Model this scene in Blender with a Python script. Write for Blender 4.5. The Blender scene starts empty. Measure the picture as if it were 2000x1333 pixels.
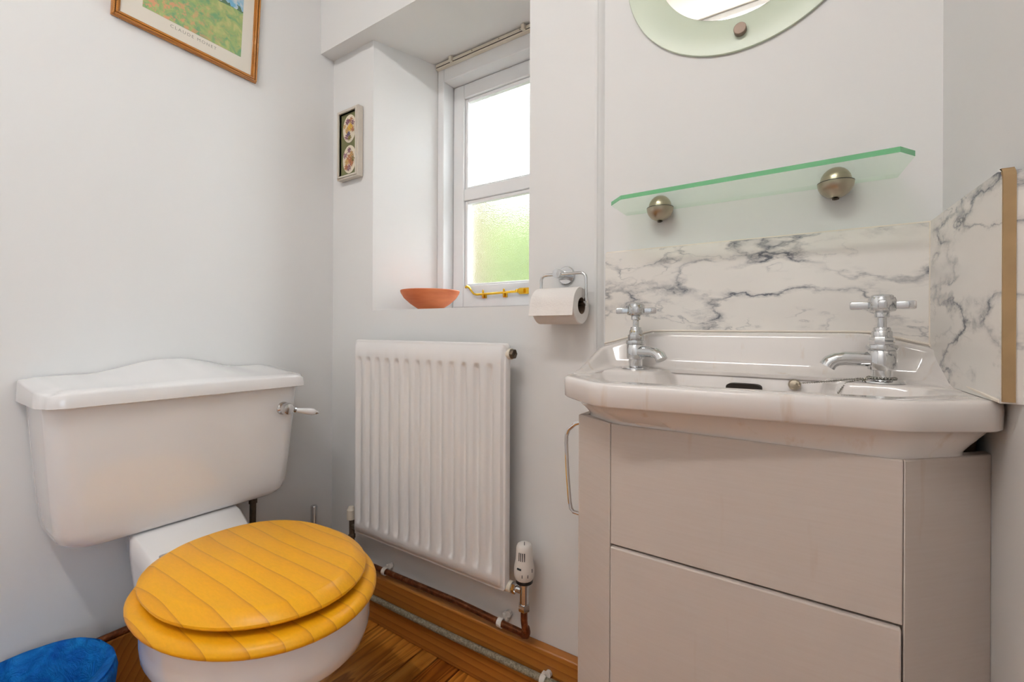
import bpy, bmesh, math, random
from mathutils import Vector, Matrix
random.seed(7)
sc = bpy.context.scene
COL = sc.collection
PI = math.pi

# ------------------------------------------------------------------ camera
CAM = Vector((1.405, -0.96, 0.878))
yaw, roll = math.radians(34.07), math.radians(0.25)
Rv = Vector((math.cos(yaw), math.sin(yaw), 0)); Fv = Vector((-math.sin(yaw), math.cos(yaw), 0)); Uv = Vector((0, 0, 1))
Xc = Rv*math.cos(roll)+Uv*math.sin(roll); Yc = -Rv*math.sin(roll)+Uv*math.cos(roll); Zc = -Fv
cd = bpy.data.cameras.new('camera'); cam = bpy.data.objects.new('camera', cd); COL.objects.link(cam)
cam.matrix_world = Matrix(((Xc.x, Yc.x, Zc.x, CAM.x), (Xc.y, Yc.y, Zc.y, CAM.y), (Xc.z, Yc.z, Zc.z, CAM.z), (0, 0, 0, 1)))
cd.sensor_fit = 'HORIZONTAL'; cd.sensor_width = 36.0; cd.lens = 885.0/2000.0*36.0
cd.shift_y = -22.5/2000.0; cd.clip_start = 0.02; cd.clip_end = 100
sc.camera = cam

# ------------------------------------------------------------------ world, exposure
w = bpy.data.worlds.new('overcast_sky'); sc.world = w; w.use_nodes = True
bg = w.node_tree.nodes['Background']; bg.inputs[0].default_value = (0.90, 0.96, 1.0, 1); bg.inputs[1].default_value = 14.0
sc.view_settings.view_transform = 'Standard'; sc.view_settings.look = 'None'
sc.view_settings.gamma = 1.0; sc.view_settings.use_curve_mapping = False
sc.view_settings.exposure = 0.20
sc.cycles.max_bounces = 7; sc.cycles.diffuse_bounces = 4; sc.cycles.glossy_bounces = 4; sc.cycles.transmission_bounces = 6; sc.cycles.use_denoising = True
sc.cycles.caustics_reflective = False
sc.cycles.use_adaptive_sampling = True; sc.cycles.adaptive_threshold = 0.05; sc.cycles.adaptive_min_samples = 20
LAMP_POWER = 27.0
FLOOR = -0.045
# daylight from the hall, through the open doorway behind the camera
ad = bpy.data.lights.new('hall_daylight', 'AREA'); ad.shape = 'RECTANGLE'; ad.size = 1.1; ad.size_y = 1.9; ad.energy = 17.0; ad.color = (.74, .87, 1.0)
ao = bpy.data.objects.new('hall_daylight', ad); COL.objects.link(ao); ao.location = (2.5, -1.41, 1.15); ao.rotation_euler = (0, PI/2, 0)

# ------------------------------------------------------------------ materials
def lin(h):
    h = h.lstrip('#'); o = []
    for i in (0, 2, 4):
        c = int(h[i:i+2], 16)/255.0
        o.append(c/12.92 if c <= .04045 else ((c+.055)/1.055)**2.4)
    return (*o, 1.0)
class NT:
    def __init__(s, name):
        s.m = bpy.data.materials.new(name); s.m.use_nodes = True
        s.t = s.m.node_tree; s.b = s.t.nodes['Principled BSDF']; s.out = s.t.nodes['Material Output']
    def n(s, typ, **kw):
        nd = s.t.nodes.new(typ)
        for k, v in kw.items():
            if k.startswith('i_'):
                nd.inputs[k[2:].replace('_', ' ')].default_value = v
            else: setattr(nd, k, v)
        return nd
    def l(s, a, b): s.t.links.new(a, b)
    def coord(s, scale=(1, 1, 1), rot=(0, 0, 0), loc=(0, 0, 0)):
        tc = s.n('ShaderNodeTexCoord'); mp = s.n('ShaderNodeMapping')
        mp.inputs['Scale'].default_value = scale; mp.inputs['Rotation'].default_value = rot; mp.inputs['Location'].default_value = loc
        s.l(tc.outputs['Object'], mp.inputs['Vector']); return mp.outputs['Vector']
    def noise(s, vec, scale, detail=3, rough=.5, dist=0):
        nd = s.n('ShaderNodeTexNoise'); nd.inputs['Scale'].default_value = scale; nd.inputs['Detail'].default_value = detail
        nd.inputs['Roughness'].default_value = rough; nd.inputs['Distortion'].default_value = dist
        if vec is not None: s.l(vec, nd.inputs['Vector'])
        return nd.outputs['Fac']
    def ramp(s, fac, stops):
        r = s.n('ShaderNodeValToRGB'); e = r.color_ramp.elements
        while len(e) < len(stops): e.new(.5)
        for i, (p, c) in enumerate(stops):
            e[i].position = p; e[i].color = c if len(c) == 4 else (*c, 1)
        s.l(fac, r.inputs['Fac']); return r.outputs['Color']
    def math(s, op, a, b=None, c=None):
        nd = s.n('ShaderNodeMath', operation=op)
        for i, v in enumerate((a, b, c)):
            if v is None: continue
            if isinstance(v, (int, float)): nd.inputs[i].default_value = v
            else: s.l(v, nd.inputs[i])
        return nd.outputs[0]
    def mix(s, fac, a, b, blend='MIX'):
        nd = s.n('ShaderNodeMix', data_type='RGBA', blend_type=blend)
        for k, v in ((0, fac), (6, a), (7, b)):
            if isinstance(v, (int, float)): nd.inputs[k].default_value = v
            elif isinstance(v, tuple): nd.inputs[k].default_value = v
            else: s.l(v, nd.inputs[k])
        return nd.outputs[2]
    def base(s, c):
        if isinstance(c, tuple): s.b.inputs['Base Color'].default_value = c
        else: s.l(c, s.b.inputs['Base Color'])
    def set(s, rough=None, metal=None, spec=None, coat=None, trans=None, ior=None, sheen=None, sss=None):
        for k, v in (('Roughness', rough), ('Metallic', metal), ('Specular IOR Level', spec), ('Coat Weight', coat), ('Transmission Weight', trans), ('IOR', ior), ('Sheen Weight', sheen), ('Subsurface Weight', sss)):
            if v is None: continue
            if isinstance(v, (int, float)): s.b.inputs[k].default_value = v
            else: s.l(v, s.b.inputs[k])
    def bump(s, h, strength=.2, dist=.002):
        nd = s.n('ShaderNodeBump'); nd.inputs['Strength'].default_value = strength; nd.inputs['Distance'].default_value = dist
        s.l(h, nd.inputs['Height']); s.l(nd.outputs[0], s.b.inputs['Normal'])
MT = {}
def plain(key, hexc, rough=.5, metal=0, spec=.5, coat=0, var=0, bump=0, scale=20):
    t = NT(key); c = lin(hexc)
    if var:
        f = t.noise(t.coord(), scale, 4); d = tuple(x*(1-var) for x in c[:3])+(1,)
        t.base(t.ramp(f, [(.3, d), (.7, c)]))
    else: t.base(c)
    t.set(rough=rough, metal=metal, spec=spec, coat=coat)
    if bump: t.bump(t.noise(t.coord(), scale*4, 3), bump, .001)
    MT[key] = t.m; return t.m
def paint(key, hexc, var=.03, rough=.75):
    t = NT(key); c = lin(hexc); d = tuple(x*(1-var) for x in c[:3])+(1,)
    t.base(t.ramp(t.noise(t.coord(), 2.2, 1, .5), [(.3, d), (.7, c)]))
    t.set(rough=rough, spec=.3)
    t.bump(t.noise(t.coord(), 11, 1), .22, .0035); MT[key] = t.m
paint('wall_paint', '#ecebe9'); paint('ceiling_paint', '#e7dfd3', .02)
plain('white_gloss', '#f0f0f0', .25, var=.02); plain('cream_plastic', '#e3d9c8', .4)
plain('porcelain', '#efedec', .06, spec=.6, coat=.6); plain('white_enamel', '#ebe8e6', .3, spec=.5)
plain('chrome', '#d9dadb', .08, 1); plain('nickel', '#b3a895', .3, 1); plain('brass', '#e8b93e', .16, 1)
plain('black_plastic', '#1c1c1e', .4); plain('white_plastic', '#e9e2da', .35); plain('dark_slot', '#2a2018', .8)
plain('sealant', '#efe4d6', .5); plain('brown_screw', '#8f7c6e', .5, .4); plain('chain_steel', '#8b8880', .25, 1)
plain('tan_board', '#ad8f66', .7, var=.15, scale=40); plain('rubble', '#5a4433', .9, var=.5, scale=45, bump=.6)
plain('frame_ivory', '#d8cfc2', .4, var=.05); plain('olive_card', '#7c7c54', .8, var=.08); plain('cream_card', '#e8dcc6', .7)
plain('mat_card', '#e3dccf', .8); plain('ink', '#9a958c', .8); plain('cardboard', '#7d6552', .9)
plain('bin_plastic', '#d7d9db', .4); plain('dull_pipe', '#6f6151', .55, .5, var=.4, scale=60)
plain('yellow_petal', '#dcb04a', .8); plain('purple_petal', '#93677a', .8); plain('rust_petal', '#b87852', .8); plain('tan_petal', '#cfa76c', .8); plain('violet_petal', '#6f6889', .8); plain('leaf_dry', '#8a7a3c', .8)
plain('hedge_leaf', '#48580c', .7, var=.3); plain('lawn', '#303d16', .9, var=.3, scale=8); plain('roof_timber', '#d8d4cc', .6)

def tap_chrome():
    t = NT('aged_chrome'); v = t.coord()
    f = t.ramp(t.noise(v, 120, 4, .7), [(.56, (0, 0, 0)), (.66, (1, 1, 1))])
    t.base(t.mix(f, lin('#cfd1d2'), lin('#9a8650'))); t.set(rough=t.math('MULTIPLY_ADD', f, .4, .1), metal=t.math('MULTIPLY_ADD', f, -.5, 1.0)); MT['aged_chrome'] = t.m
tap_chrome()
def copper():
    t = NT('copper'); v = t.coord()
    f = t.noise(v, 60, 4, .7)
    t.base(t.ramp(f, [(.3, lin('#5d3a28')), (.55, lin('#8c5230')), (.75, lin('#a97a5c'))])); t.set(rough=.4, metal=.75); MT['copper'] = t.m
    t = NT('grey_pipe'); f = t.noise(t.coord(), 180, 4, .8)
    t.base(t.ramp(f, [(.35, lin('#766f5c')), (.55, lin('#a8a08a')), (.75, lin('#c4beac'))])); t.set(rough=.65, metal=.3); t.bump(f, .6, .002); MT['grey_pipe'] = t.m
copper()
def wood(key, stops, scale, rings=True, rough=.35, coat=.3, axis='X', stretch=.08, dist=2.5, off=(0, .03, .25), spec=.5, big=.5):
    # growth rings about a log axis: lines on the flat faces, arcs on the end grain
    t = NT(key); s = [1, 1, 1]; s['XYZ'.index(axis)] = stretch
    v = t.coord(scale=tuple(s), loc=off)
    wv = t.n('ShaderNodeTexWave', wave_type='RINGS', rings_direction=axis, wave_profile='SAW')
    t.l(v, wv.inputs['Vector']); wv.inputs['Scale'].default_value = scale; wv.inputs['Distortion'].default_value = dist
    wv.inputs['Detail'].default_value = 2; wv.inputs['Detail Scale'].default_value = 1.2; wv.inputs['Detail Roughness'].default_value = .5
    c = t.ramp(wv.outputs['Fac'], stops)
    fine = t.noise(v, 260, 3, .6)
    c = t.mix(.2, c, t.ramp(fine, [(.25, (.55, .55, .55)), (.75, (1, 1, 1))]), 'MULTIPLY')
    bg_ = t.noise(t.coord(scale=tuple(s), loc=(3, 1, 2)), 9, 2)
    c = t.mix(big, c, t.ramp(bg_, [(.3, (.72, .72, .72)), (.7, (1.0, 1.0, 1.0))]), 'MULTIPLY')
    t.base(c); t.set(rough=rough, coat=coat, spec=spec); t.bump(fine, .06, .001); MT[key] = t.m
wood('pine_yellow', [(0, lin('#ffb918')), (.60, lin('#ffb416')), (.88, lin('#f9ac18')), (.965, lin('#ea9f1a')), (.99, lin('#d68f1c')), (1, lin('#f4aa1c'))], 8.5, dist=1.8, rough=.38, coat=.05, spec=.35, stretch=.30, off=(0, .80, -.36), big=.25)
wood('skirting_wood', [(0, lin('#c98438')), (.7, lin('#bd7630')), (1, lin('#a66226'))], 16, dist=2.0, rough=.38)
wood('frame_wood', [(0, lin('#c8863a')), (.7, lin('#be7a2e')), (1, lin('#a66626'))], 60, axis='Y', rough=.3)
FLOORW = []
def floor_wood(key, a, b, c, seed):
    t = NT(key); v = t.coord(scale=(1, .10, 1), loc=(seed*1.7, seed*.9, 0))
    wn = t.noise(v, 7.0, 3, .55, .8)
    rg = t.math('FRACT', t.math('MULTIPLY', t.math('ADD', wn, t.math('MULTIPLY', t.noise(v, 40, 2), .05)), 13.0))
    col = t.ramp(rg, [(0, lin(a)), (.45, lin(b)), (.85, lin(c)), (1, lin(a))])
    fine = t.noise(t.coord(scale=(1, .03, 1)), 320, 2)
    col = t.mix(.35, col, t.ramp(fine, [(.3, (.6, .6, .6)), (.7, (1, 1, 1))]), 'MULTIPLY')
    col = t.mix(.5, col, t.ramp(t.noise(v, 5, 2), [(.3, (.62, .5, .4)), (.6, (1, 1, 1))]), 'MULTIPLY')
    t.base(col); t.set(rough=.28, coat=.35); MT[key] = t.m; FLOORW.append(key)
for i, (a, b, c_) in enumerate((('#ec9f42', '#d98630', '#a8621e'), ('#f0a64c', '#de9038', '#b46e26'), ('#c9772c', '#b0621e', '#7e4012'), ('#f4b25a', '#e49c42', '#ba762c'))):
    floor_wood('floor_wood_%d' % i, a, b, c_, i+1)

def marble(key, off):
    t = NT(key); v = t.coord(rot=(0, math.radians(24), 0), scale=(1.0, 1.0, 2.3), loc=off)
    warp = t.n('ShaderNodeTexNoise'); warp.inputs['Scale'].default_value = 9; warp.inputs['Detail'].default_value = 5; warp.inputs['Roughness'].default_value = .6; t.l(v, warp.inputs['Vector'])
    vm = t.n('ShaderNodeVectorMath', operation='MULTIPLY_ADD'); t.l(warp.outputs['Color'], vm.inputs[0]); vm.inputs[1].default_value = (.13, .13, .13); t.l(v, vm.inputs[2])
    n1 = t.noise(vm.outputs[0], 5.2, 2, .5); d1 = t.math('ABSOLUTE', t.math('SUBTRACT', n1, .5))
    n2 = t.noise(vm.outputs[0], 11.0, 2, .5); d2 = t.math('ABSOLUTE', t.math('SUBTRACT', n2, .52))
    mA = t.ramp(t.noise(v, 7, 2, .6), [(.40, (.12, .12, .12)), (.60, (1, 1, 1))])
    mB = t.ramp(t.noise(v, 4.2, 3, .6), [(.46, (0, 0, 0)), (.60, (1, 1, 1))])
    fine = t.noise(vm.outputs[0], 55, 5, .75)
    line1 = t.math('MULTIPLY', t.ramp(d1, [(0, (1, 1, 1)), (.010, (.45, .45, .45)), (.028, (0, 0, 0))]), mA)
    line2 = t.math('MULTIPLY', t.ramp(d2, [(0, (.9, .9, .9)), (.012, (.3, .3, .3)), (.035, (0, 0, 0))]), mB)
    cl = t.math('MULTIPLY', t.math('MULTIPLY', t.ramp(d1, [(0, (1, 1, 1)), (.07, (0, 0, 0))]), t.ramp(t.noise(v, 10, 2, .5), [(.47, (0, 0, 0)), (.62, (1, 1, 1))])), t.ramp(fine, [(.36, (.15, .15, .15)), (.62, (1, 1, 1))]))
    amt = t.math('MINIMUM', t.math('ADD', t.math('ADD', t.math('MULTIPLY', line1, .75), t.math('MULTIPLY', line2, .6)), t.math('MULTIPLY', cl, .8)), .95)
    bc = t.ramp(t.noise(v, 5, 2), [(.3, lin('#efe9e2')), (.7, lin('#f6f1ea'))])
    t.base(t.mix(amt, bc, lin('#5f626c'))); t.set(rough=.18, spec=.45); MT[key] = t.m
marble('marble_back', (0.3, 0, .1)); marble('marble_side', (2.1, .4, .7))

def basin_glaze():
    t = NT('porcelain_warm'); v = t.coord(scale=(8, 8, 1.2))
    f = t.ramp(t.noise(v, 5, 4, .6), [(.60, (0, 0, 0)), (.80, (.6, .6, .6))])
    t.base(t.mix(f, lin('#ebe4df'), lin('#d2b79a'))); t.set(rough=.1, spec=.55, coat=.4); MT['porcelain_warm'] = t.m
basin_glaze()
def terracotta():
    t = NT('terracotta'); v = t.coord(scale=(1, 1, 6))
    t.base(t.ramp(t.noise(v, 9, 4), [(.3, lin('#c9683c')), (.7, lin('#e58a58'))])); t.set(rough=.6); MT['terracotta'] = t.m
terracotta()
def liner():
    t = NT('blue_liner'); v = t.coord()
    t.base(t.ramp(t.noise(v, 22, 3, .6, 1.0), [(.3, lin('#0d6fdc')), (.7, lin('#23aaff'))])); t.set(rough=.5, spec=.3)
    t.bump(t.noise(v, 30, 5, .65, 2.5), 1.0, .012)
    tr = t.n('ShaderNodeBsdfTranslucent'); tr.inputs[0].default_value = lin('#1590f5'); ms = t.n('ShaderNodeMixShader'); ms.inputs[0].default_value = .35
    t.l(t.b.outputs[0], ms.inputs[1]); t.l(tr.outputs[0], ms.inputs[2]); t.l(ms.outputs[0], t.out.inputs['Surface']); MT['blue_liner'] = t.m
liner()
def shelf_glass():
    t = NT('shelf_glass'); tr = t.n('ShaderNodeBsdfTransparent'); tr.inputs[0].default_value = (.93, .985, .935, 1)
    gl = t.n('ShaderNodeBsdfGlossy'); gl.inputs['Roughness'].default_value = .03; ms = t.n('ShaderNodeMixShader'); ms.inputs[0].default_value = .07; t.l(tr.outputs[0], ms.inputs[1]); t.l(gl.outputs[0], ms.inputs[2]); t.l(ms.outputs[0], t.out.inputs['Surface'])
    MT['shelf_glass'] = t.m
    t = NT('glass_edge'); t.base(lin('#6fbf86')); t.set(rough=.1, trans=.35, ior=1.3); MT['glass_edge'] = t.m
    t = NT('frosted_border'); t.base(lin('#cfd9c4')); t.set(rough=.3, spec=.5); MT['frosted_border'] = t.m
    t = NT('mirror_silver'); t.base((.93, .94, .93, 1)); t.set(rough=.01, metal=1); MT['mirror_silver'] = t.m
    # obscured window glass: rough refraction with some diffuse transmission
    t = NT('obscure_glass'); t.base((.97, .98, .97, 1)); t.set(rough=.22, trans=1.0, ior=1.45, spec=.5)
    t.bump(t.noise(t.coord(), 260, 2, .5), .35, .002)
    tr = t.n('ShaderNodeBsdfTranslucent'); tr.inputs[0].default_value = (.95, .96, .95, 1); ms = t.n('ShaderNodeMixShader'); ms.inputs[0].default_value = .015
    t.l(t.b.outputs[0], ms.inputs[1]); t.l(tr.outputs[0], ms.inputs[2]); t.l(ms.outputs[0], t.out.inputs['Surface']); MT['obscure_glass'] = t.m
    t = NT('lamp_glass'); t.base((1, .9, .75, 1)); t.b.inputs['Emission Color'].default_value = (1.0, 1.0, 1.02, 1); t.b.inputs['Emission Strength'].default_value = LAMP_POWER; MT['lamp_glass'] = t.m
shelf_glass()
def picture():
    t = NT('meadow_print'); tc = t.n('ShaderNodeTexCoord'); sp = t.n('ShaderNodeSeparateXYZ'); t.l(tc.outputs['Generated'], sp.inputs[0])
    u, z = sp.outputs[1], sp.outputs[2]; v = t.coord()
    sky = t.ramp(t.noise(v, 26, 4, .6, .6), [(.42, lin('#79b4d2')), (.55, lin('#c9d0d4')), (.7, lin('#dcd8d4'))])
    grass = t.ramp(t.noise(v, 40, 4, .6, .8), [(.3, lin('#6fa27a')), (.5, lin('#9fb374')), (.7, lin('#c0bf80'))])
    mk = t.math('MULTIPLY', t.ramp(t.noise(v, 75, 3, .6), [(.5, (0, 0, 0)), (.58, (1, 1, 1))]), t.ramp(t.math('ADD', u, t.math('MULTIPLY', z, .5)), [(.3, (.9, .9, .9)), (.85, (.1, .1, .1))]))
    grass = t.mix(mk, grass, lin('#dc9a78'))
    hor = t.math('ADD', t.math('MULTIPLY', t.noise(v, 16, 2), .06), .40)
    tree = t.math('ADD', hor, t.math('MULTIPLY', t.ramp(t.noise(v, 55, 2), [(.4, (0, 0, 0)), (.6, (1, 1, 1))]), .09))
    c = t.mix(t.math('LESS_THAN', z, tree), sky, lin('#5f7d62')); c = t.mix(t.math('LESS_THAN', z, hor), c, grass)
    t.base(c); t.set(rough=.6); MT['meadow_print'] = t.m
picture()
def outdoor():
    t = NT('brick_outside'); br = t.n('ShaderNodeTexBrick'); t.l(t.coord(rot=(PI/2, 0, PI/2)), br.inputs['Vector']); br.inputs['Scale'].default_value = 4.5
    br.inputs['Color1'].default_value = lin('#4e3628'); br.inputs['Color2'].default_value = lin('#45301f'); br.inputs['Mortar'].default_value = lin('#5a4c40')
    t.base(br.outputs['Color']); t.set(rough=.9); MT['brick_outside'] = t.m
outdoor()
def cabinet_paint():
    t = NT('cabinet_paint'); v = t.coord(); c = lin('#dccfc8')
    grain = t.noise(t.coord(scale=(1, 1, 22)), 14, 3)
    bc = t.ramp(grain, [(.3, lin('#ccbfb5')), (.7, lin('#cfc3ba'))])
    st = t.ramp(t.noise(t.coord(scale=(9, 9, 1.2)), 4, 3), [(.66, (0, 0, 0)), (.78, (.35, .35, .35))])
    t.base(t.mix(st, bc, lin('#b99676'))); t.set(rough=.55, spec=.35); t.bump(grain, .05, .002); MT['cabinet_paint'] = t.m
cabinet_paint()

# ------------------------------------------------------------------ mesh helpers
class MB:
    def __init__(s): s.v = []; s.f = []; s.mi = []
    def add(s, v, f, mi=0):
        o = len(s.v); s.v += [tuple(p) for p in v]; s.f += [tuple(i+o for i in q) for q in f]; s.mi += [mi]*len(f); return s
    def box(s, x0, x1, y0, y1, z0, z1, mi=0):
        return s.add([(x0, y0, z0), (x1, y0, z0), (x1, y1, z0), (x0, y1, z0), (x0, y0, z1), (x1, y0, z1), (x1, y1, z1), (x0, y1, z1)],
                     [(0, 3, 2, 1), (4, 5, 6, 7), (0, 1, 5, 4), (1, 2, 6, 5), (2, 3, 7, 6), (3, 0, 4, 7)], mi)
    def prism(s, plan, z0, z1, mi=0, side_mi=None):
        n = len(plan); a = sum(plan[i][0]*plan[(i+1) % n][1]-plan[(i+1) % n][0]*plan[i][1] for i in range(n))
        if a < 0: plan = plan[::-1]
        v = [(x, y, z0) for x, y in plan]+[(x, y, z1) for x, y in plan]
        s.add(v, [tuple(range(n))[::-1], tuple(range(n, 2*n))], mi)
        o = len(s.v)-2*n; fs = [(o+i, o+(i+1) % n, o+n+(i+1) % n, o+n+i) for i in range(n)]
        s.f += fs; s.mi += list(side_mi) if isinstance(side_mi, list) else [mi if side_mi is None else side_mi]*n; return s
    def loft(s, rings, cap0=True, cap1=True, closed=True, mi=0):
        n = len(rings[0]); v = [p for r in rings for p in r]; f = []
        for k in range(len(rings)-1):
            for i in range(n if closed else n-1):
                j = (i+1) % n; f.append((k*n+i, k*n+j, (k+1)*n+j, (k+1)*n+i))
        if cap0: f.append(tuple(range(n))[::-1])
        if cap1: f.append(tuple(range((len(rings)-1)*n, len(rings)*n)))
        return s.add(v, f, mi)
    def lathe(s, prof, org=(0, 0, 0), axis=(0, 0, 1), n=24, mi=0):
        ax = Vector(axis).normalized(); q = ax.to_track_quat('Z', 'Y'); o = Vector(org); rings = []
        for r, h in prof:
            r = max(r, 1e-5); rings.append([tuple(o+q @ Vector((r*math.cos(2*PI*i/n), r*math.sin(2*PI*i/n), h))) for i in range(n)])
        return s.loft(rings, mi=mi)
    def tube(s, path, rad, n=10, mi=0, cap=True):
        P = [Vector(p) for p in path]; m = len(P); rings = []; prev = None
        for i in range(m):
            d = (P[min(i+1, m-1)]-P[max(i-1, 0)]).normalized()
            if prev is None:
                a = Vector((0, 0, 1)) if abs(d.z) < .9 else Vector((1, 0, 0)); u = d.cross(a).normalized()
            else:
                u = (prev-d*prev.dot(d)).normalized()
            prev = u; w_ = d.cross(u); r = rad[i] if isinstance(rad, (list, tuple)) else rad
            rings.append([tuple(P[i]+u*r*math.cos(2*PI*k/n)+w_*r*math.sin(2*PI*k/n)) for k in range(n)])
        return s.loft(rings, cap, cap, mi=mi)
    def sphere(s, c, r, n=12, m=8, mi=0, sx=1, sy=1, sz=1):
        rings = [[(c[0]+sx*r*math.sin(PI*(j+.001)/m*.999)*math.cos(2*PI*i/n), c[1]+sy*r*math.sin(PI*(j+.001)/m*.999)*math.sin(2*PI*i/n), c[2]-sz*r*math.cos(PI*j/m)) for i in range(n)] for j in range(m+1)]
        return s.loft(rings, mi=mi)
    def xf(s, M):
        s.v = [tuple(M @ Vector(p)) for p in s.v]; return s
    def build(s, name, mat, parent=None, smooth=True, angle=35, bevel=0, seg=2, subsurf=0, fix=True):
        me = bpy.data.meshes.new(name); me.from_pydata(s.v, [], s.f)
        mats = mat if isinstance(mat, (list, tuple)) else [mat]
        for k in mats: me.materials.append(MT[k])
        for p, i in zip(me.polygons, s.mi): p.material_index = i; p.use_smooth = smooth
        if fix:
            bm = bmesh.new(); bm.from_mesh(me); bmesh.ops.recalc_face_normals(bm, faces=bm.faces); bm.to_mesh(me); bm.free()
        if smooth and not subsurf: me.set_sharp_from_angle(angle=math.radians(angle))
        me.update(); o = bpy.data.objects.new(name, me); COL.objects.link(o)
        if parent is not None:
            o.parent = parent
            if parent.type == 'EMPTY': o.location = tuple(-c for c in parent.location)
        if bevel:
            b = o.modifiers.new('bevel', 'BEVEL'); b.width = bevel; b.segments = seg; b.limit_method = 'ANGLE'; b.angle_limit = math.radians(40); b.harden_normals = False
        if subsurf:
            b = o.modifiers.new('subsurf', 'SUBSURF'); b.levels = subsurf; b.render_levels = subsurf
        return o
def tag(o, label=None, cat=None, group=None, kind=None):
    for k, v in (('label', label), ('category', cat), ('group', group), ('kind', kind)):
        if v: o[k] = v
    return o
def thing(name, loc, label, cat, group=None):
    o = bpy.data.objects.new(name, None); COL.objects.link(o); o.location = loc; o.empty_display_size = .05
    return tag(o, label, cat, group)
def smoothstep(a, b, x):
    t = max(0, min(1, (x-a)/(b-a))); return t*t*(3-2*t)
def rrect(x0, x1, y0, y1, r, z, n=6):
    if not isinstance(r, (list, tuple)): r = (r,)*4
    out = []
    for k, (cx, cy, a0) in enumerate(((x1-r[0], y1-r[0], 0), (x0+r[1], y1-r[1], 90), (x0+r[2], y0+r[2], 180), (x1-r[3], y0+r[3], 270))):
        for i in range(n+1):
            a = math.radians(a0+90*i/n); out.append((cx+r[k]*math.cos(a), cy+r[k]*math.sin(a), z))
    return out
def arc(c, r, a0, a1, n, plane='xz', other=0):
    o = []
    for i in range(n+1):
        a = math.radians(a0+(a1-a0)*i/n); p, q = c[0]+r*math.cos(a), c[1]+r*math.sin(a)
        o.append((p, other, q) if plane == 'xz' else ((other, p, q) if plane == 'yz' else (p, q, other)))
    return o

# ------------------------------------------------------------------ room shell
XD = 1.588; DX = lambda y: 1.567+.06*(.015-y); YB = -1.9; ZC = 2.35
fl = MB().box(-.1, 1.80, YB-.1, .4, FLOOR-.15, FLOOR-.018).build('floor', 'dark_slot'); tag(fl, kind='structure')
xs = [-.02, .10, .19, .272, .462, .523, .60, .69, .80, .90, 1.0, 1.10, 1.20, 1.30, 1.40, 1.50, 1.60, 1.70]
for i in range(len(xs)-1):
    MB().box(xs[i]+.0025, xs[i+1]-.0025, YB, 0.0, FLOOR-.018, FLOOR+random.uniform(-.001, .0005)).build('plank', FLOORW[(1, 3, 0, 1, 3, 2, 0, 3, 1, 2)[i % 10]], fl, bevel=.0015)
wa = MB().box(-.1, 0, YB-.1, .4, FLOOR-.018, ZC); tag(wa.build('wall_left', 'wall_paint'), kind='structure')
wb = MB()
wb.prism([(0, 0), (.211, 0), (.283, .222), (.283, .40), (0, .40)], FLOOR-.018, 1.812)
wb.prism([(.211, 0), (.806, 0), (.735, .222), (.735, .40), (.283, .40), (.283, .222)], FLOOR-.018, .938)
wb.prism([(.735, .40), (.735, .222), (.806, 0), (.981, 0), (.986, .0015), (.9885, .005), (.989, .010), (.989, .4)], FLOOR-.018, 1.812)
wb.box(0, .989, -.05, .40, 1.812, ZC)
tag(wb.build('wall_back', 'wall_paint', smooth=False), kind='structure')
tag(MB().box(.989, 1.80, .015, .40, FLOOR-.018, ZC).prism([(.988, .004), (.992, .0065), (.9955, .011), (.999, .0155), (.988, .0155)], FLOOR-.018, ZC).build('wall_basin', 'wall_paint'), kind='structure')
tag(MB().prism([(DX(-1.02), -1.02), (DX(.015), .015), (1.80, .015), (1.80, -1.02)], FLOOR-.018, ZC).prism([(DX(YB), YB-.1), (DX(-1.8), -1.80), (1.80, -1.80), (1.80, YB-.1)], FLOOR-.018, ZC).prism([(DX(-1.8), -1.80), (DX(-1.02), -1.02), (1.80, -1.02), (1.80, -1.80)], 1.95, ZC).build('wall_right', 'wall_paint'), kind='structure')
tag(MB().box(1.70, 3.2, YB-.1, -.5, FLOOR-.15, FLOOR-.002).build('floor_hall', 'floor_wood_1'), kind='structure')
tag(MB().box(3.2, 3.3, YB-.1, -.5, FLOOR-.15, ZC).box(1.80, 3.3, YB-.2, YB-.1, FLOOR-.15, ZC).box(1.80, 3.3, -.5, -.4, FLOOR-.15, ZC).build('wall_hall', 'wall_paint'), kind='structure')
tag(MB().box(1.80, 3.3, YB-.2, -.4, ZC, ZC+.1).build('ceiling_hall', 'ceiling_paint'), kind='structure')
tag(MB().box(0, 1.80, YB-.1, YB, FLOOR-.018, ZC).build('wall_front', 'wall_paint'), kind='structure')
tag(MB().box(-.1, 1.80, YB-.1, .4, ZC, ZC+.1).build('ceiling', 'ceiling_paint'), kind='structure')
# doorway in the right wall, behind the camera, with its white architrave
tr = MB(); XT = 1.622
for k in (.0, .012):
    tr.box(XT-.018-k, XT+.04, -1.86+k, -1.80-k*.3, FLOOR, 2.01).box(XT-.018-k, XT+.01, -1.02+k*.3, -.96-k, FLOOR, 2.01).box(XT-.018-k, XT+.01, -1.86+k, -.96-k, 1.95+k*.3, 2.01-k)
tag(tr.build('trim_1', 'white_gloss', bevel=.003), kind='structure')

# skirting boards (slightly out of level, as in the old house)
sk = MB().prism([(0, 0), (0, -.022), (1.058, -.022), (1.058, 0)], FLOOR, .11)
sk.v = [(x, y, z if z < 0 else .100+.020*x-(.003 if y < -.01 else 0)) for x, y, z in sk.v]
tag(sk.build('baseboard_back', 'skirting_wood', bevel=.003), kind='structure')
tag(MB().box(0, .02, YB, -.022, FLOOR, .137).build('baseboard_left', 'skirting_wood', bevel=.003), kind='structure')

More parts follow.
